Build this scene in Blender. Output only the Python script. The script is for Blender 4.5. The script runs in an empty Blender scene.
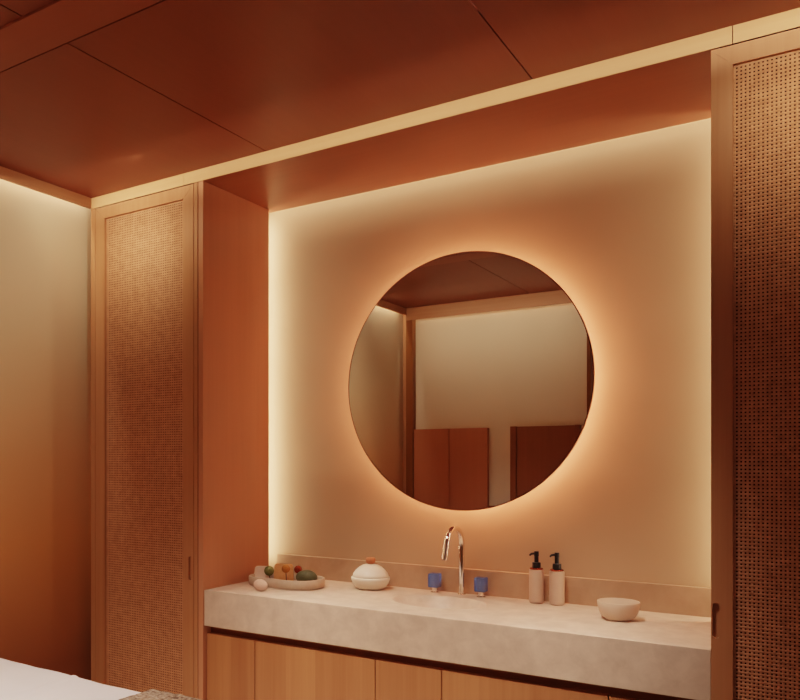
import bpy, bmesh, math, random
from mathutils import Vector, Matrix, noise
random.seed(7)
S = bpy.context.scene
C = S.collection
PI = math.pi
H = 1.37                      # eye height; heights below are written as H + offset from the eye

# ------------------------------------------------------------------ materials
def new_mat(name):
    m = bpy.data.materials.new(name); m.use_nodes = True
    nt = m.node_tree
    return m, nt, nt.nodes['Principled BSDF']

def plain(name, col, rough=0.5, metal=0.0, **kw):
    m, nt, b = new_mat(name)
    b.inputs['Base Color'].default_value = (*col, 1)
    b.inputs['Roughness'].default_value = rough
    b.inputs['Metallic'].default_value = metal
    for k, v in kw.items():
        b.inputs[k.replace('_', ' ')].default_value = v
    return m

def ramp(nt, fac, stops, interp='LINEAR'):
    r = nt.nodes.new('ShaderNodeValToRGB'); r.color_ramp.interpolation = interp
    e = r.color_ramp.elements
    while len(e) < len(stops): e.new(0.5)
    for el, (p, c) in zip(e, stops):
        el.position = p; el.color = (*c, 1)
    nt.links.new(fac, r.inputs['Fac'])
    return r.outputs['Color']

def coords(nt, scale, space='Object'):
    tc = nt.nodes.new('ShaderNodeTexCoord')
    mp = nt.nodes.new('ShaderNodeMapping'); mp.inputs['Scale'].default_value = scale
    nt.links.new(tc.outputs[space], mp.inputs['Vector'])
    return mp.outputs['Vector'], tc

def noise_tex(nt, vec, scale, detail=4, rough=0.55, dist=0.0):
    n = nt.nodes.new('ShaderNodeTexNoise')
    n.inputs['Scale'].default_value = scale; n.inputs['Detail'].default_value = detail
    n.inputs['Roughness'].default_value = rough; n.inputs['Distortion'].default_value = dist
    nt.links.new(vec, n.inputs['Vector'])
    return n.outputs['Fac']

def bump(nt, b, fac, strength=0.1, dist=0.002):
    bp = nt.nodes.new('ShaderNodeBump'); bp.inputs['Strength'].default_value = strength
    bp.inputs['Distance'].default_value = dist
    nt.links.new(fac, bp.inputs['Height']); nt.links.new(bp.outputs['Normal'], b.inputs['Normal'])

def wood(name, dark, light, axis='z', rough=0.42, planks=0.0, contrast=1.0):
    """straight-grained veneer; the grain runs along `axis`; planks = width of the leaves along x"""
    m, nt, b = new_mat(name)
    s = {'x': (1.2, 45, 45), 'y': (45, 1.2, 45), 'z': (45, 45, 1.2)}[axis]
    vec, tc = coords(nt, s)
    f = noise_tex(nt, vec, 1.0, 6, 0.6, 0.4)
    s2 = {'x': (.5, 7, 7), 'y': (7, .5, 7), 'z': (7, 7, .5)}[axis]
    vec2, _ = coords(nt, s2)
    f2 = noise_tex(nt, vec2, 1.0, 2, 0.5, 0.6)
    mx = nt.nodes.new('ShaderNodeMath'); mx.operation = 'MULTIPLY_ADD'
    mx.inputs[1].default_value = 0.5
    nt.links.new(f, mx.inputs[0])
    m2 = nt.nodes.new('ShaderNodeMath'); m2.operation = 'MULTIPLY'; m2.inputs[1].default_value = 0.5
    nt.links.new(f2, m2.inputs[0]); nt.links.new(m2.outputs[0], mx.inputs[2])
    fac = mx.outputs[0]
    if planks:
        sep = nt.nodes.new('ShaderNodeSeparateXYZ'); nt.links.new(tc.outputs['Object'], sep.inputs[0])
        dv = nt.nodes.new('ShaderNodeMath'); dv.operation = 'DIVIDE'; dv.inputs[1].default_value = planks
        nt.links.new(sep.outputs['X'], dv.inputs[0])
        fl = nt.nodes.new('ShaderNodeMath'); fl.operation = 'FLOOR'; nt.links.new(dv.outputs[0], fl.inputs[0])
        wn = nt.nodes.new('ShaderNodeTexWhiteNoise'); wn.noise_dimensions = '1D'
        nt.links.new(fl.outputs[0], wn.inputs['W'])
        ad = nt.nodes.new('ShaderNodeMath'); ad.operation = 'MULTIPLY_ADD'; ad.inputs[1].default_value = 0.22
        nt.links.new(wn.outputs['Value'], ad.inputs[0]); nt.links.new(fac, ad.inputs[2])
        sb = nt.nodes.new('ShaderNodeMath'); sb.operation = 'SUBTRACT'; sb.inputs[1].default_value = 0.11
        nt.links.new(ad.outputs[0], sb.inputs[0]); fac = sb.outputs[0]
    lo, hi = 0.5 - .2 / contrast, 0.5 + .2 / contrast
    nt.links.new(ramp(nt, fac, [(lo, dark), (hi, light)]), b.inputs['Base Color'])
    b.inputs['Roughness'].default_value = rough
    b.inputs['Specular IOR Level'].default_value = 0.3
    bump(nt, b, f, 0.08, 0.001)
    return m

def mottled(name, c1, c2, scale, rough=0.8, bstr=0.1, fine=60, detail=5, spec=0.3):
    m, nt, b = new_mat(name)
    vec, tc = coords(nt, (1, 1, 1))
    f = noise_tex(nt, vec, scale, detail, 0.6, 0.3)
    nt.links.new(ramp(nt, f, [(0.35, c1), (0.68, c2)]), b.inputs['Base Color'])
    b.inputs['Roughness'].default_value = rough
    b.inputs['Specular IOR Level'].default_value = spec
    bump(nt, b, noise_tex(nt, vec, fine, 3), bstr, 0.001)
    return m

OAK_D, OAK_L = (0.40, 0.185, 0.098), (0.51, 0.255, 0.14)
M = {}
M['oak_v'] = wood('oak_vertical', OAK_D, OAK_L, 'z')
M['oak_h'] = wood('oak_horizontal', OAK_D, OAK_L, 'x')
M['oak_y'] = wood('oak_depth', OAK_D, OAK_L, 'y')
M['oak_doors'] = wood('oak_vanity_leaves', (0.34, 0.135, 0.062), (0.47, 0.212, 0.10), 'z', planks=0.129)
M['side'] = wood('side_panel_veneer', (0.48, 0.225, 0.137), (0.56, 0.265, 0.163), 'z', rough=0.38, contrast=.8)
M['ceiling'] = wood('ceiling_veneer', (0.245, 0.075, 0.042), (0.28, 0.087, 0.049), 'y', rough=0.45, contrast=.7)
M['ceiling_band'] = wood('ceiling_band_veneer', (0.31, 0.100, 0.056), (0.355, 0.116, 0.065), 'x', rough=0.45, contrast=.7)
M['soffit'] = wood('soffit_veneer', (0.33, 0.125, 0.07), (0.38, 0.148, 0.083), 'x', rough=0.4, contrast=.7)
M['dark_wood'] = plain('cabinet_interior', (0.045, 0.014, 0.007), 0.8)
M['groove'] = wood('shadow_gap_veneer', (0.22, 0.085, 0.045), (0.28, 0.11, 0.06), 'x')
M['cane'] = mottled('woven_cane', (0.48, 0.235, 0.135), (0.62, 0.32, 0.19), 40, 0.5, 0.2)
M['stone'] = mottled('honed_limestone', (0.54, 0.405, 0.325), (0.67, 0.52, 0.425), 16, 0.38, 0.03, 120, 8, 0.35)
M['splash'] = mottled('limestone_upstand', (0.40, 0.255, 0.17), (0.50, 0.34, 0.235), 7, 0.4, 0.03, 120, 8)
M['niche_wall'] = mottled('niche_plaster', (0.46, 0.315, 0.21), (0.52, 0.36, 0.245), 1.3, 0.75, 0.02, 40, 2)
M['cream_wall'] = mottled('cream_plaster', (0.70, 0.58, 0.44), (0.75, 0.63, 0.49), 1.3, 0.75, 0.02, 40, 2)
M['floor'] = wood('floor_oak', (0.22, 0.09, 0.035), (0.32, 0.14, 0.06), 'y', planks=0.18)
M['ceramic'] = plain('white_ceramic', (0.76, 0.66, 0.56), 0.35)
M['ceramic_pink'] = plain('blush_ceramic', (0.58, 0.39, 0.30), 0.5)
M['bowl'] = plain('stoneware', (0.62, 0.465, 0.365), 0.5)
M['terracotta'] = plain('terracotta_glaze', (0.48, 0.17, 0.08), 0.5)
M['chrome'] = plain('polished_chrome', (0.86, 0.80, 0.74), 0.06, 1.0)
M['black'] = plain('black_plastic', (0.012, 0.010, 0.011), 0.35)
M['copper'] = plain('copper_collar', (0.34, 0.085, 0.045), 0.25, 0.9)
M['mirror'] = plain('silvered_glass', (0.88, 0.86, 0.83), 0.0, 1.0)
M['bronze'] = plain('dark_bronze', (0.10, 0.05, 0.03), 0.3, 0.9)
M['tray'] = mottled('clay_tray', (0.43, 0.31, 0.235), (0.50, 0.37, 0.28), 18, 0.6, 0.05)
M['pebble'] = mottled('pink_quartz', (0.55, 0.36, 0.28), (0.63, 0.43, 0.35), 22, 0.5, 0.02)
M['quartz'] = mottled('pale_quartz', (0.70, 0.50, 0.40), (0.78, 0.58, 0.47), 25, 0.3, 0.02)
M['jade'] = mottled('green_jade', (0.13, 0.14, 0.045), (0.22, 0.22, 0.08), 60, 0.25, 0.02)
M['jade_dark'] = mottled('dark_jade', (0.075, 0.075, 0.040), (0.12, 0.11, 0.06), 40, 0.5, 0.02)
M['amber'] = mottled('honey_stone', (0.62, 0.28, 0.12), (0.74, 0.38, 0.18), 30, 0.25, 0.02)
M['amber_ball'] = mottled('amber', (0.34, 0.12, 0.03), (0.46, 0.18, 0.05), 60, 0.12, 0.0)
M['carnelian'] = mottled('red_carnelian', (0.18, 0.025, 0.012), (0.27, 0.05, 0.02), 60, 0.12, 0.0)
M['terra_panel'] = wood('terracotta_panel', (0.42, 0.165, 0.09), (0.48, 0.195, 0.105), 'z', contrast=.7)
M['brown_panel'] = wood('dark_brown_panel', (0.24, 0.085, 0.04), (0.31, 0.115, 0.055), 'z', contrast=.8)
M['post'] = wood('post_veneer', (0.20, 0.07, 0.022), (0.26, 0.095, 0.032), 'z')
M['fascia'] = wood('fascia_oak', (0.60, 0.335, 0.175), (0.69, 0.40, 0.22), 'x')

def blue_glass():
    m, nt, b = new_mat('blue_crystal')
    b.inputs['Base Color'].default_value = (0.20, 0.34, 0.78, 1)
    b.inputs['Roughness'].default_value = 0.04
    b.inputs['IOR'].default_value = 1.45
    b.inputs['Transmission Weight'].default_value = 0.7
    return m
M['blue'] = blue_glass()

def linen(name, c1, c2, sc=260):
    m, nt, b = new_mat(name)
    vec, tc = coords(nt, (1, 1, 1))
    f = noise_tex(nt, vec, 5, 3)
    nt.links.new(ramp(nt, f, [(0.3, c1), (0.7, c2)]), b.inputs['Base Color'])
    b.inputs['Roughness'].default_value = 0.9
    b.inputs['Specular IOR Level'].default_value = 0.1
    bump(nt, b, noise_tex(nt, vec, sc, 2), 0.15, 0.001)
    return m
M['sheet'] = linen('white_linen', (0.80, 0.75, 0.74), (0.84, 0.79, 0.78))
M['cushion'] = linen('bed_padding', (0.55, 0.42, 0.33), (0.60, 0.47, 0.37))

def throw_mat():
    m, nt, b = new_mat('woven_throw')
    vec, tc = coords(nt, (1, 1, 1))
    v = nt.nodes.new('ShaderNodeTexVoronoi'); v.inputs['Scale'].default_value = 95
    nt.links.new(vec, v.inputs['Vector'])
    f = noise_tex(nt, vec, 70, 3, .6, .8)
    nt.links.new(ramp(nt, f, [(0.36, (0.14, 0.08, 0.05)), (0.48, (0.34, 0.23, 0.155)), (0.62, (0.50, 0.39, 0.30))]), b.inputs['Base Color'])
    b.inputs['Roughness'].default_value = 0.95
    bump(nt, b, v.outputs['Distance'], 0.8, 0.004)
    return m
M['throw'] = throw_mat()

def wall_light_fade():
    """plaster wall; cove falloff, orange glow and dark foot painted in as a height fade"""
    m, nt, b = new_mat('plaster_light_fade')
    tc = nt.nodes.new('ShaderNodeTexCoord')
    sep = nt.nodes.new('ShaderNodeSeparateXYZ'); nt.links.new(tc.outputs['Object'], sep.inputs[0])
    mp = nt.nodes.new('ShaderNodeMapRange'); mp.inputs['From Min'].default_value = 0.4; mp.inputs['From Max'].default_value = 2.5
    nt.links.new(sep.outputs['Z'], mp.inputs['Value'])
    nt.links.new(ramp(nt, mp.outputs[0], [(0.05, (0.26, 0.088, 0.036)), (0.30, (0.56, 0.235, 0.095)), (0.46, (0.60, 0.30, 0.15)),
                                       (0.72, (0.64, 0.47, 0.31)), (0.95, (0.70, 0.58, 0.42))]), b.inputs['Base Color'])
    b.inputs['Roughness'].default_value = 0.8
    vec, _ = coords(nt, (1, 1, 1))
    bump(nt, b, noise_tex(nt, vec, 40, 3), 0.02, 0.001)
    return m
M['wall_light_fade'] = wall_light_fade()  # top glow and orange bounce are painted into the wall colour

def emit(name, col, st):
    m, nt, b = new_mat(name)
    b.inputs['Base Color'].default_value = (0.8, 0.7, 0.5, 1)
    b.inputs['Emission Color'].default_value = (*col, 1)
    b.inputs['Emission Strength'].default_value = st
    return m

# ------------------------------------------------------------------ mesh helpers
def box(bm, x0, x1, y0, y1, z0, z1):
    v = [bm.verts.new((x, y, z)) for x in (x0, x1) for y in (y0, y1) for z in (z0, z1)]
    for f in ((0, 1, 3, 2), (4, 6, 7, 5), (0, 4, 5, 1), (2, 3, 7, 6), (0, 2, 6, 4), (1, 5, 7, 3)):
        bm.faces.new([v[i] for i in f])
    return v

def rbox(x0, x1, y0, y1, z0, z1, r=0.002, seg=2):
    bm = bmesh.new(); box(bm, x0, x1, y0, y1, z0, z1)
    bmesh.ops.bevel(bm, geom=bm.edges[:], offset=r, segments=seg, affect='EDGES', profile=0.5)
    return bm

def lathe(prof, n=48, cx=0, cy=0, cz=0):
    bm = bmesh.new(); rings = []
    for r, z in prof:
        if r < 1e-6: rings.append([bm.verts.new((cx, cy, cz + z))])
        else: rings.append([bm.verts.new((cx + r * math.cos(2 * PI * k / n), cy + r * math.sin(2 * PI * k / n), cz + z)) for k in range(n)])
    for a, b in zip(rings, rings[1:]):
        for k in range(n):
            k2 = (k + 1) % n
            if len(a) == 1 and len(b) == 1: continue
            if len(a) == 1: bm.faces.new((a[0], b[k], b[k2]))
            elif len(b) == 1: bm.faces.new((a[k], b[0], a[k2]))
            else: bm.faces.new((a[k], b[k], b[k2], a[k2]))
    return bm

def tube(bm, pts, r, n=20, cap=True):
    pts = [Vector(p) for p in pts]; rings = []
    rad = r if isinstance(r, (list, tuple)) else [r] * len(pts)
    up = None
    for i, p in enumerate(pts):
        t = (pts[min(i + 1, len(pts) - 1)] - pts[max(i - 1, 0)]).normalized()
        if up is None:
            up = Vector((1, 0, 0)) if abs(t.x) < 0.8 else Vector((0, 1, 0))
        s = t.cross(up).normalized(); up = s.cross(t).normalized()
        rings.append([bm.verts.new(p + (s * math.cos(2 * PI * k / n) + up * math.sin(2 * PI * k / n)) * rad[i]) for k in range(n)])
    for a, b in zip(rings, rings[1:]):
        for k in range(n): bm.faces.new((a[k], a[(k + 1) % n], b[(k + 1) % n], b[k]))
    if cap:
        bm.faces.new(rings[0][::-1]); bm.faces.new(rings[-1])

def ball(bm, c, rx, ry=None, rz=None, u=24, v=16, rot=None):
    m = Matrix.Translation(c) @ (rot if rot else Matrix.Identity(4)) @ Matrix.Diagonal((rx, ry or rx, rz or rx, 1))
    bmesh.ops.create_uvsphere(bm, u_segments=u, v_segments=v, radius=1, matrix=m)

def link(name, bm, mat, parent=None, smooth=False, angle=35):
    bmesh.ops.recalc_face_normals(bm, faces=bm.faces[:])
    me = bpy.data.meshes.new(name); bm.to_mesh(me); bm.free()
    if smooth:
        me.shade_smooth()
        me.set_sharp_from_angle(angle=math.radians(angle))
    o = bpy.data.objects.new(name, me); C.objects.link(o)
    for mm in (mat if isinstance(mat, (list, tuple)) else [mat]): me.materials.append(mm)
    if parent is not None:
        o.parent = parent
        o.matrix_parent_inverse = Matrix.Translation(-parent.location)
    return o

def tag(o, label, cat, group=None, kind=None):
    o['label'] = label; o['category'] = cat
    if group: o['group'] = group
    if kind: o['kind'] = kind
    return o

def thing(name, loc, label, cat, group=None):
    o = bpy.data.objects.new(name, None); o.empty_display_size = .05; C.objects.link(o)
    o.location = loc
    return tag(o, label, cat, group)

def struct(name, bm, mat, label=None):
    o = link(name, bm, mat); o['kind'] = 'structure'
    if label: o['label'] = label
    return o

def sbox(name, x0, x1, y0, y1, z0, z1, mat, label=None, r=0.0):
    if r: bm = rbox(x0, x1, y0, y1, z0, z1, r)
    else: bm = bmesh.new(); box(bm, x0, x1, y0, y1, z0, z1)
    return struct(name, bm, mat, label)

# ------------------------------------------------------------------ key planes
YF = 2.382          # face of the wardrobes and fascia
YW = 2.90           # niche back wall
ZS = H + 1.100      # niche soffit
ZC = H + 1.148      # ceiling
ZT = H - 0.506      # counter top
XL = -2.745         # left wall
YO = 0.13           # opposite wall (seen only in the mirror)
XO = -1.37          # end of the opposite wall
XR, YB = 1.30, -1.50

# ------------------------------------------------------------------ room shell
sbox('floor', XL - .1, XR + .1, YB - .1, YW + .1, -0.08, 0, M['floor'])
sbox('wall_left', XL - .1, XL, YO - .1, YW + .1, 0, ZC + .12, M['wall_light_fade'], 'plaster wall with light falloff painted in, cream to burnt orange')
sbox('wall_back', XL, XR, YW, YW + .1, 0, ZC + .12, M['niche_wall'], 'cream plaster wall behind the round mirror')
sbox('wall_front', XL, XO, YO - .1, YO, 0, ZC + .12, M['cream_wall'], 'cream plaster wall seen in the mirror')
sbox('wall_passage', XO - .1, XO, YB, YO - .1, 0, ZC + .12, M['cream_wall'])
sbox('wall_entry', XO - .1, XR, YB - .1, YB, 0, ZC + .12, M['cream_wall'])
sbox('wall_right', XR, XR + .1, YB - .1, YW + .1, 0, ZC + .12, M['cream_wall'])
# ceiling: veneer panels about a metre wide, a lighter band between them, narrow joints
g = 0.0022
seams = [XL + .035, -1.752, -0.7585, 0.235, XR]
for i, (a, b) in enumerate(zip(seams, seams[1:])):
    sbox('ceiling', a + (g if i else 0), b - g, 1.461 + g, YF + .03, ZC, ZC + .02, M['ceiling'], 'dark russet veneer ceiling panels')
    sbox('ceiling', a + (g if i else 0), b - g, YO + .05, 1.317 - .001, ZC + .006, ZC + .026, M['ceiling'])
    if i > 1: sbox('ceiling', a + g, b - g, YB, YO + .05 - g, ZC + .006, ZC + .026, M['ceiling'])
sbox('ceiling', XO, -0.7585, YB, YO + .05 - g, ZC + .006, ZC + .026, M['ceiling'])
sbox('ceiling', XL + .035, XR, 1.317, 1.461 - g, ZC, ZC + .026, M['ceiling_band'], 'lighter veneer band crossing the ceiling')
sbox('ceiling', XL - .1, XR + .1, YB - .1, YW + .1, ZC + .09, ZC + .13, M['dark_wood'])
# cove edges: left wall, opposite wall
sbox('trim_1', XL + .035, XL + .047, YO + .05, YF, H + 1.103, ZC + .07, M['oak_y'], 'oak cove edge above the left wall')
sbox('trim_2', XL + .05, XO, YO + .045, YO + .057, H + 1.062, ZC + .07, M['oak_h'], 'oak cove edge seen in the mirror')
# fascia over wardrobes and niche in three lengths
fg = .001
for i, (a, b) in enumerate(((-2.701, -2.1585), (-2.1585, -0.2272), (-0.2272, XR))):
    sbox('trim_%d' % (i + 3), a + (fg if i else 0), b - (fg if i < 2 else 0), YF, YF + .003, ZS + .0002, ZC - .0005, M['fascia'], None)
bm = bmesh.new(); box(bm, -2.085, -0.262, YF + .0035, 2.86, ZS, ZS + .02)
struct('trim_6', bm, M['soffit'], 'russet veneer soffit over the niche')
# corner post and end post of the opposite wall
sbox('trim_7', XL + .045, XL + .10, YO, YO + .055, 0, ZC, M['post'], 'oak corner post seen in the mirror', .002)
sbox('trim_9', XL, XL + .046, YO, YO + .012, 0, ZC, M['oak_v'])
sbox('trim_8', XO - .005, XO + .022, YO - .1, YO + .05, 0, ZC, M['post'], None, .002)

# ------------------------------------------------------------------ wardrobes with cane doors
def ring_hole(bm, x0, x1, z0, z1, y, hole, depth):
    """rectangle at depth y with an upright slot cut into it (front faces -Y)"""
    cx, cz, hw, hh = hole
    N = 40; inner = []; outer = []
    rr = hw
    for k in range(N):
        a = 2 * PI * k / N + PI / N
        ca, sa = math.cos(a), math.sin(a)
        px, pz = cx + rr * ca, cz + (hh - rr) * (1 if sa > 0 else -1) + rr * sa
        t = 1e9
        dx, dz = px - cx, pz - cz
        if dx > 1e-9: t = min(t, (x1 - cx) / dx)
        if dx < -1e-9: t = min(t, (x0 - cx) / dx)
        if dz > 1e-9: t = min(t, (z1 - cz) / dz)
        if dz < -1e-9: t = min(t, (z0 - cz) / dz)
        inner.append((px, pz)); outer.append([cx + dx * t, cz + dz * t])
    for X, Z in ((x0, z0), (x0, z1), (x1, z0), (x1, z1)):
        j = min(range(N), key=lambda q: (outer[q][0] - X) ** 2 + (outer[q][1] - Z) ** 2)
        outer[j] = [X, Z]
    vi = [bm.verts.new((p[0], y, p[1])) for p in inner]
    vo = [bm.verts.new((p[0], y, p[1])) for p in outer]
    vd = [bm.verts.new((p[0], y + depth, p[1])) for p in inner]
    for k in range(N):
        k2 = (k + 1) % N
        bm.faces.new((vi[k], vi[k2], vo[k2], vo[k]))
        bm.faces.new((vi[k2], vi[k], vd[k], vd[k2]))

def mitred(bm, pts, y0, y1):
    f = [bm.verts.new((x, y0, z)) for x, z in pts]; b = [bm.verts.new((x, y1, z)) for x, z in pts]
    n = len(pts)
    bm.faces.new(f); bm.faces.new(b[::-1])
    for k in range(n): bm.faces.new((f[k], b[k], b[(k + 1) % n], f[(k + 1) % n]))

def weave(x0, x1, z0, z1, y, pitch=0.0100, w=0.0060, amp=0.0009):
    bm = bmesh.new()
    nx = int(round((x1 - x0) / pitch)); nz = int(round((z1 - z0) / pitch))
    px = (x1 - x0) / nx; pz = (z1 - z0) / nz
    for i in range(nx):
        xc = x0 + (i + .5) * px; prev = None
        for j in range(-1, nz + 1):
            zc = z0 + (j + .5) * pz; zc = min(max(zc, z0), z1)
            yy = y + amp * (1 if (i + j) % 2 else -1)
            cur = [bm.verts.new((xc - w / 2, yy + .0004, zc)), bm.verts.new((xc, yy - .0004, zc)), bm.verts.new((xc + w / 2, yy + .0004, zc))]
            if prev:
                bm.faces.new((prev[0], prev[1], cur[1], cur[0])); bm.faces.new((prev[1], prev[2], cur[2], cur[1]))
            prev = cur
    for j in range(nz):
        zc = z0 + (j + .5) * pz; prev = None
        for i in range(-1, nx + 1):
            xc = x0 + (i + .5) * px; xc = min(max(xc, x0), x1)
            yy = y - amp * (1 if (i + j) % 2 else -1)
            cur = [bm.verts.new((xc, yy + .0004, zc - w / 2)), bm.verts.new((xc, yy - .0004, zc)), bm.verts.new((xc, yy + .0004, zc + w / 2))]
            if prev:
                bm.faces.new((prev[0], cur[0], cur[1], prev[1])); bm.faces.new((prev[1], cur[1], cur[2], prev[2]))
            prev = cur
    return bm

def wardrobe(x0, x1, px0, px1, handle_x, label, jambs, side_panels, where):
    r = thing('wardrobe', ((x0 + x1) / 2, YF, 0), label, 'wardrobe')
    zt, zb = ZS - .0035, 0.035          # door top and foot
    pt, pb = H + 1.046, 0.12            # cane opening
    y0, y1 = YF + .0005, YF + .026
    mg = .0006
    hz, hh, hw = H - .4255, .047, .0085
    # door: two stiles, two rails, mitred
    bm = bmesh.new()
    mitred(bm, [(x0, zt), (x1, zt), (px1 + mg, pt), (px0 - mg, pt)], y0, y1)
    mitred(bm, [(x0, zb), (px0 - mg, pb), (px1 + mg, pb), (x1, zb)], y0, y1)
    left_handle = handle_x < (x0 + x1) / 2
    for a, b, has in ((x0, px0, left_handle), (px1, x1, not left_handle)):
        top = [(a, zt), (b, pt)] if a == x0 else [(b, zt), (a, pt)]
        zoa, zob = (zt, pt) if a == x0 else (pt, zt)
        zua, zub = (zb, pb) if a == x0 else (pb, zb)
        if not has:
            mitred(bm, [(a, zua), (b, zub), (b, zob - .001), (a, zoa - .001)], y0, y1)
        else:
            s0, s1 = hz - .09, hz + .09
            mitred(bm, [(a, zua), (b, zub), (b, s0), (a, s0)], y0, y1)
            mitred(bm, [(a, s1), (b, s1), (b, zob - .001), (a, zoa - .001)], y0, y1)
            ring_hole(bm, a, b, s0, s1, y0, (handle_x, hz, hw, hh), .012)
            # outer cheeks of that length of stile
            for X in (a, b):
                q = [bm.verts.new(p) for p in ((X, y0, s0), (X, y1, s0), (X, y1, s1), (X, y0, s1))]
                bm.faces.new(q)
    door = link('door', bm, M['oak_v'], r)
    link('cane_panel', weave(px0 - .002, px1 + .002, pb - .002, pt + .002, YF + .012), M['cane'], door)
    b2 = bmesh.new(); box(b2, px0 - .01, px1 + .01, YF + .0262, YF + .034, pb - .01, pt + .01)
    link('backing', b2, M['dark_wood'], door)
    b3 = bmesh.new(); box(b3, handle_x - .0095, handle_x + .0095, YF + .0115, YF + .020, hz - .05, hz + .05)
    h = link('recessed_pull', b3, M['oak_v'], door); h['label'] = 'dark oval finger recess'
    for a, b in jambs:
        link('jamb', rbox(a, b, YF, YF + .05, 0, ZS - .001, .001), M['oak_v'], r)
    for a, b, y in side_panels:
        bs = rbox(a, b, y, 2.82, 0, ZS - .001, .0008)
        link('side_panel', bs, M['side'], r)
    return r

wardrobe(-2.673, -2.1085, -2.616, -2.1637, -2.1265,
         'oak wardrobe with woven cane door to the left of the washstand', [(-2.701, -2.6755), (-2.106, -2.0865)], [(-2.0835, -2.0590, YF + .001)], 'left')
wardrobe(-0.278, 0.322, -0.2262, 0.270, -0.266,
         'oak wardrobe with woven cane door at the right edge, beside the ceramic bowl', [(0.325, 0.36)], [(-0.2795, -0.262, YF + .028)], 'right')

# ------------------------------------------------------------------ washstand
vb = thing('vanity_cabinet', (-1.17, 2.42, 0), 'oak vanity cabinet with plain doors under the stone counter', 'cabinet')
bm = bmesh.new(); box(bm, -2.058, -0.281, 2.43, 2.89, 0.08, ZT - .1405)
link('carcass', bm, M['groove'], vb)
bm = bmesh.new(); box(bm, -2.058, -0.281, 2.47, 2.88, 0.0, 0.08)
link('plinth', bm, M['dark_wood'], vb)
ex = [-2.0575, -1.8195, -1.305, -1.061, -0.544, -0.2810]
for a, b in zip(ex, ex[1:]):
    link('door', rbox(a + .0015, b - .0015, 2.402, 2.4295, 0.085, H - .678, .0015), M['oak_doors'], vb)

# stone counter with a sunk oval basin
BX, BY, BA, BB = -1.187, 2.660, 0.175, 0.126
x0, x1, y0, y1, zt, zb = -2.0585, -0.2800, 2.390, 2.8990, ZT, ZT - .140
bm = bmesh.new(); N = 96
angs = [2 * PI * k / N for k in range(N)]
inn, out = [], []
for a in angs:
    ca, sa = math.cos(a), math.sin(a); t = 1e9
    dx, dy = BA * ca, BB * sa
    if dx > 1e-9: t = min(t, (x1 - BX) / dx)
    if dx < -1e-9: t = min(t, (x0 - BX) / dx)
    if dy > 1e-9: t = min(t, (y1 - BY) / dy)
    if dy < -1e-9: t = min(t, (y0 - BY) / dy)
    inn.append((BX + dx, BY + dy)); out.append([BX + dx * t, BY + dy * t])
for X, Y in ((x0, y0), (x0, y1), (x1, y0), (x1, y1)):
    j = min(range(N), key=lambda q: (out[q][0] - X) ** 2 + (out[q][1] - Y) ** 2)
    out[j] = [X, Y]
e = .0012
vi = [bm.verts.new((p[0], p[1], zt)) for p in inn]
def shrink(p): return (min(max(p[0], x0 + e), x1 - e), min(max(p[1], y0 + e), y1 - e))
vo = [bm.verts.new((*shrink(p), zt)) for p in out]
ve = [bm.verts.new((p[0], p[1], zt - e)) for p in out]
vb_ = [bm.verts.new((p[0], p[1], zb)) for p in out]
for k in range(N):
    k2 = (k + 1) % N
    bm.faces.new((vi[k], vo[k], vo[k2], vi[k2])); bm.faces.new((vo[k], ve[k], ve[k2], vo[k2])); bm.faces.new((ve[k], vb_[k], vb_[k2], ve[k2]))
bm.faces.new(vb_)
counter = link('countertop', bm, M['stone'])
tag(counter, 'thick pale limestone countertop with a sunken oval basin between the wardrobes', 'countertop')
# basin
bm = bmesh.new(); rings = []
prof = [(1.0, 0), (.985, -.0012), (.965, -.004), (.93, -.011), (.88, -.022), (.80, -.038), (.70, -.053), (.56, -.066), (.34, -.075), (.10, -.079)]
for s, dz in prof:
    rings.append([bm.verts.new((BX + BA * s * math.cos(a), BY + BB * s * math.sin(a), zt + dz)) for a in angs])
for a, b in zip(rings, rings[1:]):
    for k in range(N): bm.faces.new((a[k], a[(k + 1) % N], b[(k + 1) % N], b[k]))
bas = link('basin', bm, M['stone'], counter, smooth=True)
for p in bas.data.polygons:
    pass
link('drain', lathe([(0, .004), (.018, .004), (.021, .001), (.021, -.004), (0, -.004)], 32, BX, BY, zt - .079), M['chrome'], bas, True)
bm = bmesh.new(); box(bm, -2.0585, -0.2800, 2.880, 2.8995, ZT + .0002, H - .412)
bmesh.ops.bevel(bm, geom=bm.edges[:], offset=.001, segments=1, affect='EDGES')
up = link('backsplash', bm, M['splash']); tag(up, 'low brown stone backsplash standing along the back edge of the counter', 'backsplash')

# ------------------------------------------------------------------ round backlit mirror
MC = Vector((-.41533 * 2.82, 2.82, H + .105754 * 2.82)); MR = .172005 * 2.82
mir = thing('round_mirror', (MC.x, YW, MC.z), 'large round backlit mirror with thin dark edge on the niche wall', 'mirror')
def disc_y(prof, n=160):
    """lathe about the Y axis through the mirror centre; prof = (radius, y)"""
    bm = lathe([(r, 0) for r, y in prof], n) if False else bmesh.new()
    rings = []
    for r, y in prof:
        if r < 1e-6: rings.append([bm.verts.new((MC.x, y, MC.z))])
        else: rings.append([bm.verts.new((MC.x + r * math.cos(2 * PI * k / n), y, MC.z + r * math.sin(2 * PI * k / n))) for k in range(n)])
    for a, b in zip(rings, rings[1:]):
        for k in range(n):
            k2 = (k + 1) % n
            if len(a) == 1: bm.faces.new((a[0], b[k], b[k2]))
            elif len(b) == 1: bm.faces.new((a[k], b[0], a[k2]))
            else: bm.faces.new((a[k], b[k], b[k2], a[k2]))
    return bm
link('glass', disc_y([(0, MC.y), (MR - .003, MC.y)]), M['mirror'], mir)
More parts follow.
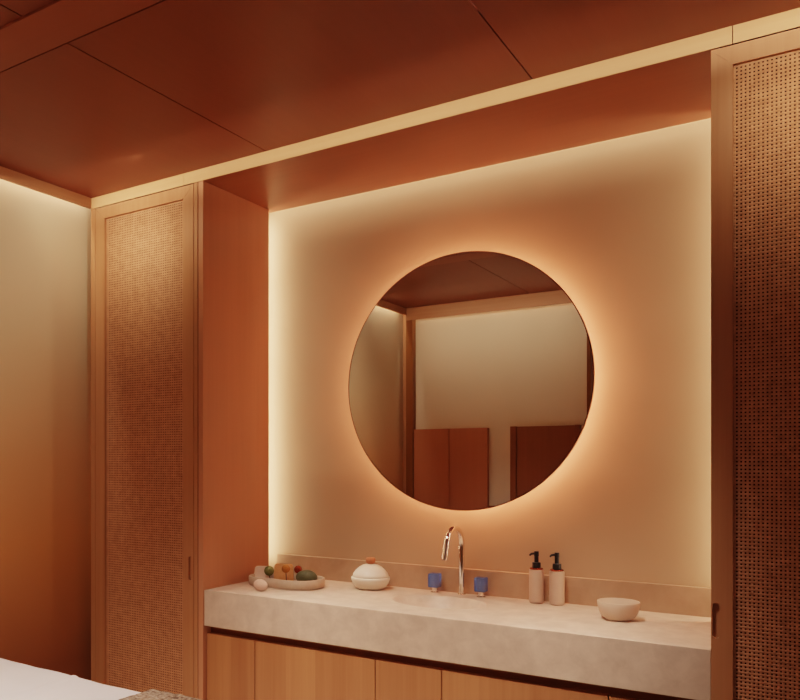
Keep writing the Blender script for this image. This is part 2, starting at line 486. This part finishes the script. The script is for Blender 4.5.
link('rim', disc_y([(MR - .003, MC.y - .0005), (MR, MC.y - .0005), (MR, MC.y + .012), (MR - .02, MC.y + .012), (MR - .02, MC.y + .004), (MR - .003, MC.y + .001)]), M['bronze'], mir)
link('back_plate', disc_y([(0, MC.y + .005), (MR - .021, MC.y + .005), (MR - .021, MC.y + .007), (0, MC.y + .007)]), M['bronze'], mir)
link('back_box', disc_y([(0, MC.y + .0075), (MR - .12, MC.y + .0075), (MR - .12, YW - .001), (0, YW - .001)]), M['cream_wall'], mir)
led = link('light_ring', disc_y([(MR - .080, MC.y + .0075), (MR - .066, MC.y + .0075), (MR - .066, MC.y + .0135), (MR - .080, MC.y + .0135), (MR - .080, MC.y + .0075)]), emit('halo_led', (1.0, 0.42, 0.25), 95), mir)
led['label'] = 'warm light strip behind the glass'

# ------------------------------------------------------------------ tap and crystal handles
FX, FY = -1.177, 2.850
tap = thing('basin_tap', (FX, FY, ZT), 'polished gooseneck basin tap with a slender curved spout', 'tap')
R = .072; top = ZT + .256 - R
pts = [(FX, FY, ZT + .004), (FX, FY, ZT + .06), (FX, FY, ZT + .12), (FX, FY, top - .01)]
rad = [.0112] * 4
for k in range(0, 33):
    a = (PI - .30) * k / 32
    pts.append((FX, FY - R + R * math.cos(a), top + R * math.sin(a))); rad.append(.0112)
lp = Vector(pts[-1]); d = Vector((0, -math.sin(.30), -math.cos(.30)))
pts += [tuple(lp + d * .02), tuple(lp + d * .062)]
rad += [.0112, .0112]
bm = bmesh.new(); tube(bm, pts, rad, 24)
link('spout', bm, M['chrome'], tap, True, 60)
link('base_ring', lathe([(0, 0), (.0155, 0), (.0155, .004), (.0140, .005), (0, .005)], 32, FX, FY, ZT), M['chrome'], tap, True)
def crystal(cx, cy, label):
    r = thing('tap_handle', (cx, cy, ZT), label, 'tap handle', 'crystal tap handles')
    link('base', lathe([(0, 0), (.0165, 0), (.0165, .003), (.010, .006), (.010, .017), (.0145, .0185), (.0145, .0205), (0, .0205)], 24, cx, cy, ZT), M['chrome'], r, True)
    bm = rbox(cx - .0205, cx + .0205, cy - .0205, cy + .0205, ZT + .0206, ZT + .074, .004, 2)
    cube = link('crystal', bm, M['blue'], r)
    cube['label'] = 'blue glass block'
    bm = bmesh.new(); tube(bm, [(cx, cy, ZT + .021), (cx, cy, ZT + .058)], .0045, 16)
    link('spindle', bm, M['chrome'], cube, True)
crystal(-1.282, 2.838, 'square blue crystal tap handle to the left of the gooseneck tap')
crystal(-1.0955, 2.836, 'square blue crystal tap handle to the right of the gooseneck tap')

# ------------------------------------------------------------------ soap dispensers
def dispenser(cx, cy, label):
    r = thing('soap_dispenser', (cx, cy, ZT), label, 'soap dispenser', 'pair of pump bottles')
    R_ = .0258
    link('bottle', lathe([(0, .0), (R_ - .004, 0), (R_ - .0035, .003), (R_, .005), (R_, .114), (R_ - .001, .1175), (R_ - .004, .119), (.013, .1195), (.013, .122), (0, .122)], 40, cx, cy, ZT), M['ceramic_pink'], r, True)
    link('collar', lathe([(.0125, .1195), (.0225, .1200), (.0235, .1225), (.0215, .1245), (.013, .1255), (0, .1255)], 32, cx, cy, ZT), M['copper'], r, True)
    pump = link('pump', lathe([(0, .1256), (.0150, .1256), (.0152, .130), (.0148, .1430), (.0138, .1445), (.0076, .1450), (.0076, .166), (.0084, .1665), (.0084, .1825), (.0072, .184), (0, .184)], 28, cx, cy, ZT), M['black'], r, True)
    bm = bmesh.new()
    d = Vector((-.86, -.5, 0)).normalized()
    o = Vector((cx, cy, ZT + .1755))
    tube(bm, [o, o + d * .012, o + d * .018 + Vector((0, 0, -.001)), o + d * .022 + Vector((0, 0, -.004)), o + d * .0235 + Vector((0, 0, -.008))], [.0046, .0044, .0042, .0036, .0032], 14)
    link('nozzle', bm, M['black'], pump, True)
dispenser(-.889, 2.838, 'blush ceramic soap dispenser with black pump, the one nearer the tap')
dispenser(-.8165, 2.838, 'blush ceramic soap dispenser with black pump, the one nearer the bowl')

# ------------------------------------------------------------------ bowl and lidded jar
bw = link('bowl', lathe([(0, .004), (.033, .004), (.0335, 0), (.0375, 0), (.039, .003), (.050, .011), (.058, .024), (.0625, .041), (.0645, .056), (.0636, .0585), (.0612, .0585), (.0598, .055), (.0575, .040), (.052, .026), (.043, .015), (.030, .011), (0, .010)], 64, -.577, 2.682, ZT), M['bowl'], None, True, 50)
tag(bw, 'small round stoneware bowl at the right end of the counter', 'bowl')
JX, JY = -1.532, 2.782
jar = thing('lidded_jar', (JX, JY, ZT), 'squat white ceramic jar with domed lid and terracotta knob', 'jar')
link('body', lathe([(0, .0), (.046, 0), (.050, .002), (.060, .009), (.071, .023), (.0765, .038), (.0768, .0455), (.0745, .048), (.068, .048), (0, .046)], 64, JX, JY, ZT), M['ceramic'], jar, True, 50)
lid = link('lid', lathe([(.0, .0482), (.0705, .0482), (.0715, .051), (.0685, .0605), (.059, .074), (.046, .086), (.031, .0945), (.015, .0985), (0, .0995)], 64, JX, JY, ZT), M['ceramic'], jar, True, 50)
link('knob', lathe([(0, .0975), (.012, .0985), (.0175, .103), (.0195, .110), (.0190, .119), (.0165, .1225), (.010, .1235), (0, .1235)], 40, JX, JY, ZT), M['terracotta'], lid, True, 60)

# ------------------------------------------------------------------ tray of facial stones
TX, TY = -1.846, 2.649
def tray_outline(s, n=120):
    pts = []
    for k in range(n):
        a = 2 * PI * k / n
        # kidney-like dish: two rounded lobes joined by a waist on the near side
        rx = .158 - s; ry = .100 - s
        ca, sa = math.cos(a), math.sin(a)
        x = rx * math.copysign(abs(ca) ** .8, ca)
        y = ry * math.copysign(abs(sa) ** .8, sa)
        waist = math.exp(-((x + .02) / .06) ** 2)
        y *= 1 - .20 * waist * (1 if sa < 0 else .45)
        pts.append((TX + x + .0 * y, TY + y + .06 * x))
    return pts
bm = bmesh.new(); rings = []
for s, z in ((.012, 0), (.004, .002), (.0, .008), (-.001, .036), (.001, .0385), (.006, .0385), (.008, .036), (.009, .012), (.013, .008)):
    rings.append([bm.verts.new((p[0], p[1], ZT + z)) for p in tray_outline(s)])
for a, b in zip(rings, rings[1:]):
    n = len(a)
    for k in range(n): bm.faces.new((a[k], a[(k + 1) % n], b[(k + 1) % n], b[k]))
bm.faces.new(rings[0][::-1]); bm.faces.new(rings[-1])
tray = link('tray', bm, M['tray'], None, True, 50)
tag(tray, 'low wavy-edged clay tray at the left end of the counter', 'tray')
ZF = ZT + .0082
def slab(name, cx, cy, w, h, t, tilt, yaw, mat, label, cat, round_=.012, notch=False):
    """flat polished stone standing on edge inside the tray, leaning back"""
    bm = bmesh.new(); n = 10; out_ = []
    for qx, qz, a0 in ((1, 1, 0), (-1, 1, PI / 2), (-1, -1, PI), (1, -1, 1.5 * PI)):
        for k in range(n + 1):
            a = a0 + PI / 2 * k / n
            out_.append((qx * (w / 2 - round_) + round_ * math.cos(a), h / 2 + qz * (h / 2 - round_) + round_ * math.sin(a)))
    if notch: out_ = [(x * (1 - .10 * z / h), z + .0035 * math.sin(x / w * 7)) if z > h * .5 else (x, z) for x, z in out_]
    f = [bm.verts.new((x, -t / 2, z)) for x, z in out_]; b = [bm.verts.new((x, t / 2, z)) for x, z in out_]
    bm.faces.new(f); bm.faces.new(b[::-1])
    for k in range(len(f)): bm.faces.new((f[k], b[k], b[(k + 1) % len(f)], f[(k + 1) % len(f)]))
    bmesh.ops.bevel(bm, geom=[e_ for e_ in bm.edges if len(e_.link_faces) == 2 and max(len(q.verts) for q in e_.link_faces) > 4], offset=t * .3, segments=2, affect='EDGES')
    m = Matrix.Translation((cx, cy, 0)) @ Matrix.Rotation(yaw, 4, 'Z') @ Matrix.Rotation(-tilt, 4, 'X')
    bm.transform(m)
    zmin = min(v.co.z for v in bm.verts)
    bmesh.ops.translate(bm, vec=(0, 0, ZF - zmin), verts=bm.verts[:])
    o = link(name, bm, mat, None, True, 40)
    return tag(o, label, cat)
slab('massage_stone', -1.968, 2.646, .066, .062, .012, .30, .35, M['quartz'], 'pale pink flat stone standing at the left end of the tray', 'massage stone')
slab('massage_stone', -1.897, 2.702, .084, .070, .012, .12, .45, M['amber'], 'honey coloured flat stone standing in the middle of the tray', 'massage stone', .008, True)
bm = bmesh.new(); ball(bm, (0, 0, 0), .046, .026, .024, 32, 18, Matrix.Rotation(.3, 4, 'Z'))
for v in bm.verts: v.co.z = v.co.z * (1.35 if v.co.z > 0 else 1.0)
zm = min(v.co.z for v in bm.verts)
bmesh.ops.translate(bm, vec=(-1.782, 2.700, ZF - zm), verts=bm.verts[:])
tag(link('massage_stone', bm, M['jade_dark'], None, True), 'dark green domed stone lying at the right end of the tray', 'massage stone')
def wand(bx, by, tx, ty, h, rb, mat, label):
    """small stone ball on a thin stem that stands in the tray"""
    r = thing('ball_roller', (bx, by, ZF), label, 'facial roller')
    b = bmesh.new(); ball(b, (tx, ty, ZF + h), rb, u=28, v=18)
    link('ball', b, mat, r, True, 60)
    b = bmesh.new(); tube(b, [(bx, by, ZF + .001), (bx + (tx - bx) * .93, by + (ty - by) * .93, ZF + h - rb * .8)], .0020, 12)
    link('stem', b, M['bronze'], r, True)
    b = lathe([(0, 0), (.008, 0), (.0085, .004), (.005, .008), (0, .0085)], 20, bx, by, ZF)
    link('foot', b, M['bronze'], r, True)
wand(-1.927, 2.652, -1.930, 2.645, .0475, .0205, M['jade'], 'green stone ball roller between the pale and honey stones')
wand(-1.864, 2.676, -1.862, 2.668, .0585, .0170, M['amber_ball'], 'amber ball roller in front of the honey coloured stone')
wand(-1.838, 2.724, -1.836, 2.718, .0520, .0165, M['carnelian'], 'dark red ball roller beside the dark green stone')
bm = bmesh.new(); ball(bm, (0, 0, 0), .034, .022, .0225, 32, 20, Matrix.Rotation(.1, 4, 'Y') @ Matrix.Rotation(-.2, 4, 'Z'))
zm = min(v.co.z for v in bm.verts)
bmesh.ops.translate(bm, vec=(-1.857, 2.490, ZT + .0004 - zm), verts=bm.verts[:])
tag(link('pebble', bm, M['pebble'], None, True), 'smooth pink pebble on the counter in front of the tray', 'pebble')

# ------------------------------------------------------------------ treatment bed with sheet and throw
bx0, bx1, by0, by1, bz = -2.66, -0.72, 0.95, 1.665, H - .672
bed = thing('treatment_bed', ((bx0 + bx1) / 2, (by0 + by1) / 2, 0), 'padded treatment bed under the white sheet in the lower left corner', 'bed')
link('mattress', rbox(bx0, bx1, by0, by1, bz - .12, bz, .03, 4), M['cushion'], bed, True, 60)
link('base', rbox(bx0 + .06, bx1 - .06, by0 + .06, by1 - .06, .10, bz - .1205, .004), M['oak_h'], bed)
for X in (bx0 + .15, bx1 - .15):
    for Y in (by0 + .13, by1 - .13):
        link('leg', lathe([(0, 0), (.022, 0), (.026, .1), (0, .1)], 24, X, Y, 0), M['black'], bed, True)
def cloth(cx0, cx1, cy0, cy1, ztop, drop, nx, ny, wob, seed, crease=None):
    """cloth lying over the bed and falling down its two long sides"""
    bm = bmesh.new(); L = (cy1 - cy0); r = .035
    path = []
    nd = 10
    for k in range(nd): path.append((cy0 - 0.002, ztop - r - drop + drop * k / nd))
    for k in range(7):
        a = PI - PI / 2 * k / 6; path.append((cy0 + r + r * math.cos(a), ztop - r + r * math.sin(a)))
    for k in range(1, ny): path.append((cy0 + r + (L - 2 * r) * k / ny, ztop))
    for k in range(7):
        a = PI / 2 - PI / 2 * k / 6; path.append((cy1 - r + r * math.cos(a), ztop - r + r * math.sin(a)))
    for k in range(1, nd + 1): path.append((cy1 + 0.002, ztop - r - drop * k / nd))
    grid = []
    for i in range(nx + 1):
        x = cx0 + (cx1 - cx0) * i / nx; row = []
        for (y, z) in path:
            n1 = noise.noise(Vector((x * 3.1 + seed, y * 3.4, z * 2))); n2 = noise.noise(Vector((x * 9 + seed, y * 8, z * 3 + 5)))
            dz = wob * (.7 * n1 + .3 * n2 + .6)
            if crease:
                for (c0, c1, amt, wd) in crease:
                    dd = (x - c0) * 1 + (y - c1[0]) * c1[1]
                    dz += amt * math.exp(-(dd / wd) ** 2)
            oy = (-1 if y < cy0 + r else 1 if y > cy1 - r else 0) * wob * (.5 + n1)
            row.append(bm.verts.new((x, y + oy, z + max(dz, 0.0))))
        grid.append(row)
    for i in range(nx):
        for j in range(len(path) - 1):
            bm.faces.new((grid[i][j], grid[i + 1][j], grid[i + 1][j + 1], grid[i][j + 1]))
    return bm
bm = cloth(bx0 - .003, bx1 + .003, by0 - .006, by1 + .006, bz + .004, .30, 330, 60, .010, 1.7, [(-1.93, (1.5, .12), .0045, .007), (-2.33, (1.5, .2), .003, .012)])
tag(link('bed_sheet', bm, M['sheet'], None, True, 80), 'white linen sheet with soft creases spread over the treatment bed', 'sheet')
bm = cloth(-1.625, -.86, by0 - .022, by1 + .020, bz + .0185, .24, 120, 60, .007, 4.2)
for v in bm.verts:
    v.co.z += .0025 * noise.noise(v.co * 55)
th_ = link('throw', bm, M['throw'], None, True, 80)
sm = th_.modifiers.new('thickness', 'SOLIDIFY'); sm.thickness = .004; sm.offset = -1
tag(th_, 'textured beige woven throw laid across the white sheet', 'throw')

# ------------------------------------------------------------------ panels on the opposite wall (seen in the mirror)
pt_ = H + .238
pn = thing('wall_panel', (-2.35, YO, 0), 'terracotta veneered wall panel in two leaves, seen in the mirror', 'panel')
for a, b in ((-2.643, -2.360), (-2.357, -2.066)):
    link('leaf', rbox(a, b, YO + .001, YO + .04, .05, pt_, .002), M['terra_panel'], pn)
link('plinth', rbox(-2.643, -2.066, YO + .001, YO + .03, 0, .0495, .002), M['dark_wood'], pn)
cb = thing('low_cabinet', (-1.66, YO, 0), 'dark brown cabinet with framed door, seen at the mirror edge', 'cabinet')
link('frame', rbox(-1.896, -1.855, YO + .001, YO + .05, 0, pt_ + .004, .002), M['brown_panel'], cb)
link('frame', rbox(-1.452, -1.42, YO + .001, YO + .05, 0, pt_ + .004, .002), M['brown_panel'], cb)
link('door', rbox(-1.853, -1.454, YO + .001, YO + .042, .03, pt_ + .002, .002), M['brown_panel'], cb)
sbox('baseboard_front', -2.064, -1.898, YO, YO + .02, 0, 1.05, M['brown_panel'])

# ------------------------------------------------------------------ lights
def area(name, loc, size, energy, col, aim, spread=180):
    l = bpy.data.lights.new(name, 'AREA'); l.shape = 'RECTANGLE'; l.size, l.size_y = size
    l.energy = energy; l.color = col; l.spread = math.radians(spread)
    o = bpy.data.objects.new(name, l); C.objects.link(o); o.location = loc
    o.rotation_euler = Vector(aim).to_track_quat('-Z', 'Y').to_euler()
    return o
WARM = (1.0, 0.70, 0.36); HALO = (1.0, 0.5, 0.24); CREAM = (1.0, 0.82, 0.60); NICHE = (1.0, 0.755, 0.51)
def strip(name, a, b, aim, width, energy, col, spread=180):
    """linear LED between a and b shining along aim"""
    a, b, aim = Vector(a), Vector(b), Vector(aim).normalized()
    l = bpy.data.lights.new(name, 'AREA'); l.shape = 'RECTANGLE'
    l.size = (b - a).length; l.size_y = width; l.energy = energy; l.color = col; l.spread = math.radians(spread)
    o = bpy.data.objects.new(name, l); C.objects.link(o); o.location = (a + b) / 2
    xax = (b - a).normalized(); zax = -aim; yax = zax.cross(xax).normalized(); zax = xax.cross(yax)
    o.rotation_euler = Matrix((xax, yax, zax)).transposed().to_euler()
    return o
# niche perimeter
strip('niche_led_left', (-2.135, 2.845, .92), (-2.135, 2.845, 2.46), (1, .42, 0), .02, 5.4, NICHE)
strip('niche_led_right', (-0.225, 2.845, .92), (-0.225, 2.845, 2.46), (-1, .42, 0), .02, 5.0, NICHE)
strip('niche_led_top', (-2.10, 2.875, 2.520), (-0.25, 2.875, 2.520), (0, .14, -1), .02, 2.6, NICHE)
# coves
strip('cove_led_left', (XL + .018, .25, ZC + .045), (XL + .018, 2.40, ZC + .045), (-.10, 0, -1), .012, 8.0, CREAM)
strip('cove_led_front', (XL + .12, YO + .022, ZC + .045), (XO - .05, YO + .022, ZC + .045), (0, -.10, -1), .012, 2.0, CREAM)
# lamps added without fixtures to brighten oak trim, wardrobe heads and left wall
area('fascia_wash', (-1.25, 1.92, ZC - .044), (2.9, .02), 1.5, CREAM, (0, 1, .04), 26)
area('wardrobe_wash_left', (-2.40, 1.92, ZC - .060), (.50, .02), 1.2, (1.0, .76, .50), (0, 1, -.40), 75)
area('wardrobe_wash_right', (0.05, 1.92, ZC - .060), (.50, .02), 1.2, (1.0, .76, .50), (0, 1, -.40), 75)
area('left_wash', (-1.95, 1.30, ZC - .030), (.016, 2.1), 7.5, CREAM, (-1, 0, -.55), 100)
area('left_wash_end', (-2.15, 2.15, ZC - .030), (.016, .40), 1.5, CREAM, (-1, .1, -.60), 110)
area('front_wash', (-2.0, .80, ZC - .030), (1.3, .016), 1.6, CREAM, (0, -1, -.35), 90)
# soft fills added to brighten room, counter, aisle and bed; no fixtures
area('room_fill', (.25, -.7, 2.1), (1.6, .9), 7.0, (1.0, .68, .53), (-.55, 1, -.45))
area('counter_fill', (-1.60, 1.80, ZC - .02), (.3, .3), 4.6, (1.0, .82, .66), (.12, .75, -1.9), 40)
area('counter_fill', (-0.80, 1.80, ZC - .02), (.3, .3), 4.6, (1.0, .82, .66), (.12, .75, -1.9), 40)  # both overhead lamps are added to brighten the counter
strip('aisle_fill', (-2.55, 1.655, .22), (-0.80, 1.655, .22), (0, 1, .35), .02, 2.8, (1.0, .68, .44), 130)  # added strip, out of view, brightens door bottoms and vanity fronts
area('bed_fill', (-1.75, 1.20, ZC - .02), (.3, .3), 9.0, (1.0, .86, .76), (0, 0, -1), 85)  # overhead lamp added to lift the sheet

w = bpy.data.worlds.new('World'); S.world = w; w.use_nodes = True
w.node_tree.nodes['Background'].inputs[0].default_value = (0.9, 0.6, 0.4, 1)
w.node_tree.nodes['Background'].inputs[1].default_value = 0.0

# ------------------------------------------------------------------ camera
f, cx, cy, th = 797.6, 298.8, 461.0, 0.593133
cd = bpy.data.cameras.new('Camera'); cam = bpy.data.objects.new('Camera', cd); C.objects.link(cam)
cam.location = (0, 0, H); cam.rotation_euler = (PI / 2, 0, th)
cd.sensor_fit = 'HORIZONTAL'; cd.sensor_width = 36; cd.lens = 36 * f / 800
cd.shift_x = (400 - cx) / 800; cd.shift_y = (cy - 350) / 800
cd.clip_start = .02
S.camera = cam
S.view_settings.view_transform = 'Filmic'
S.view_settings.look = 'Medium High Contrast'
S.view_settings.exposure = -0.42
S.cycles.max_bounces = 10
S.cycles.diffuse_bounces = 6
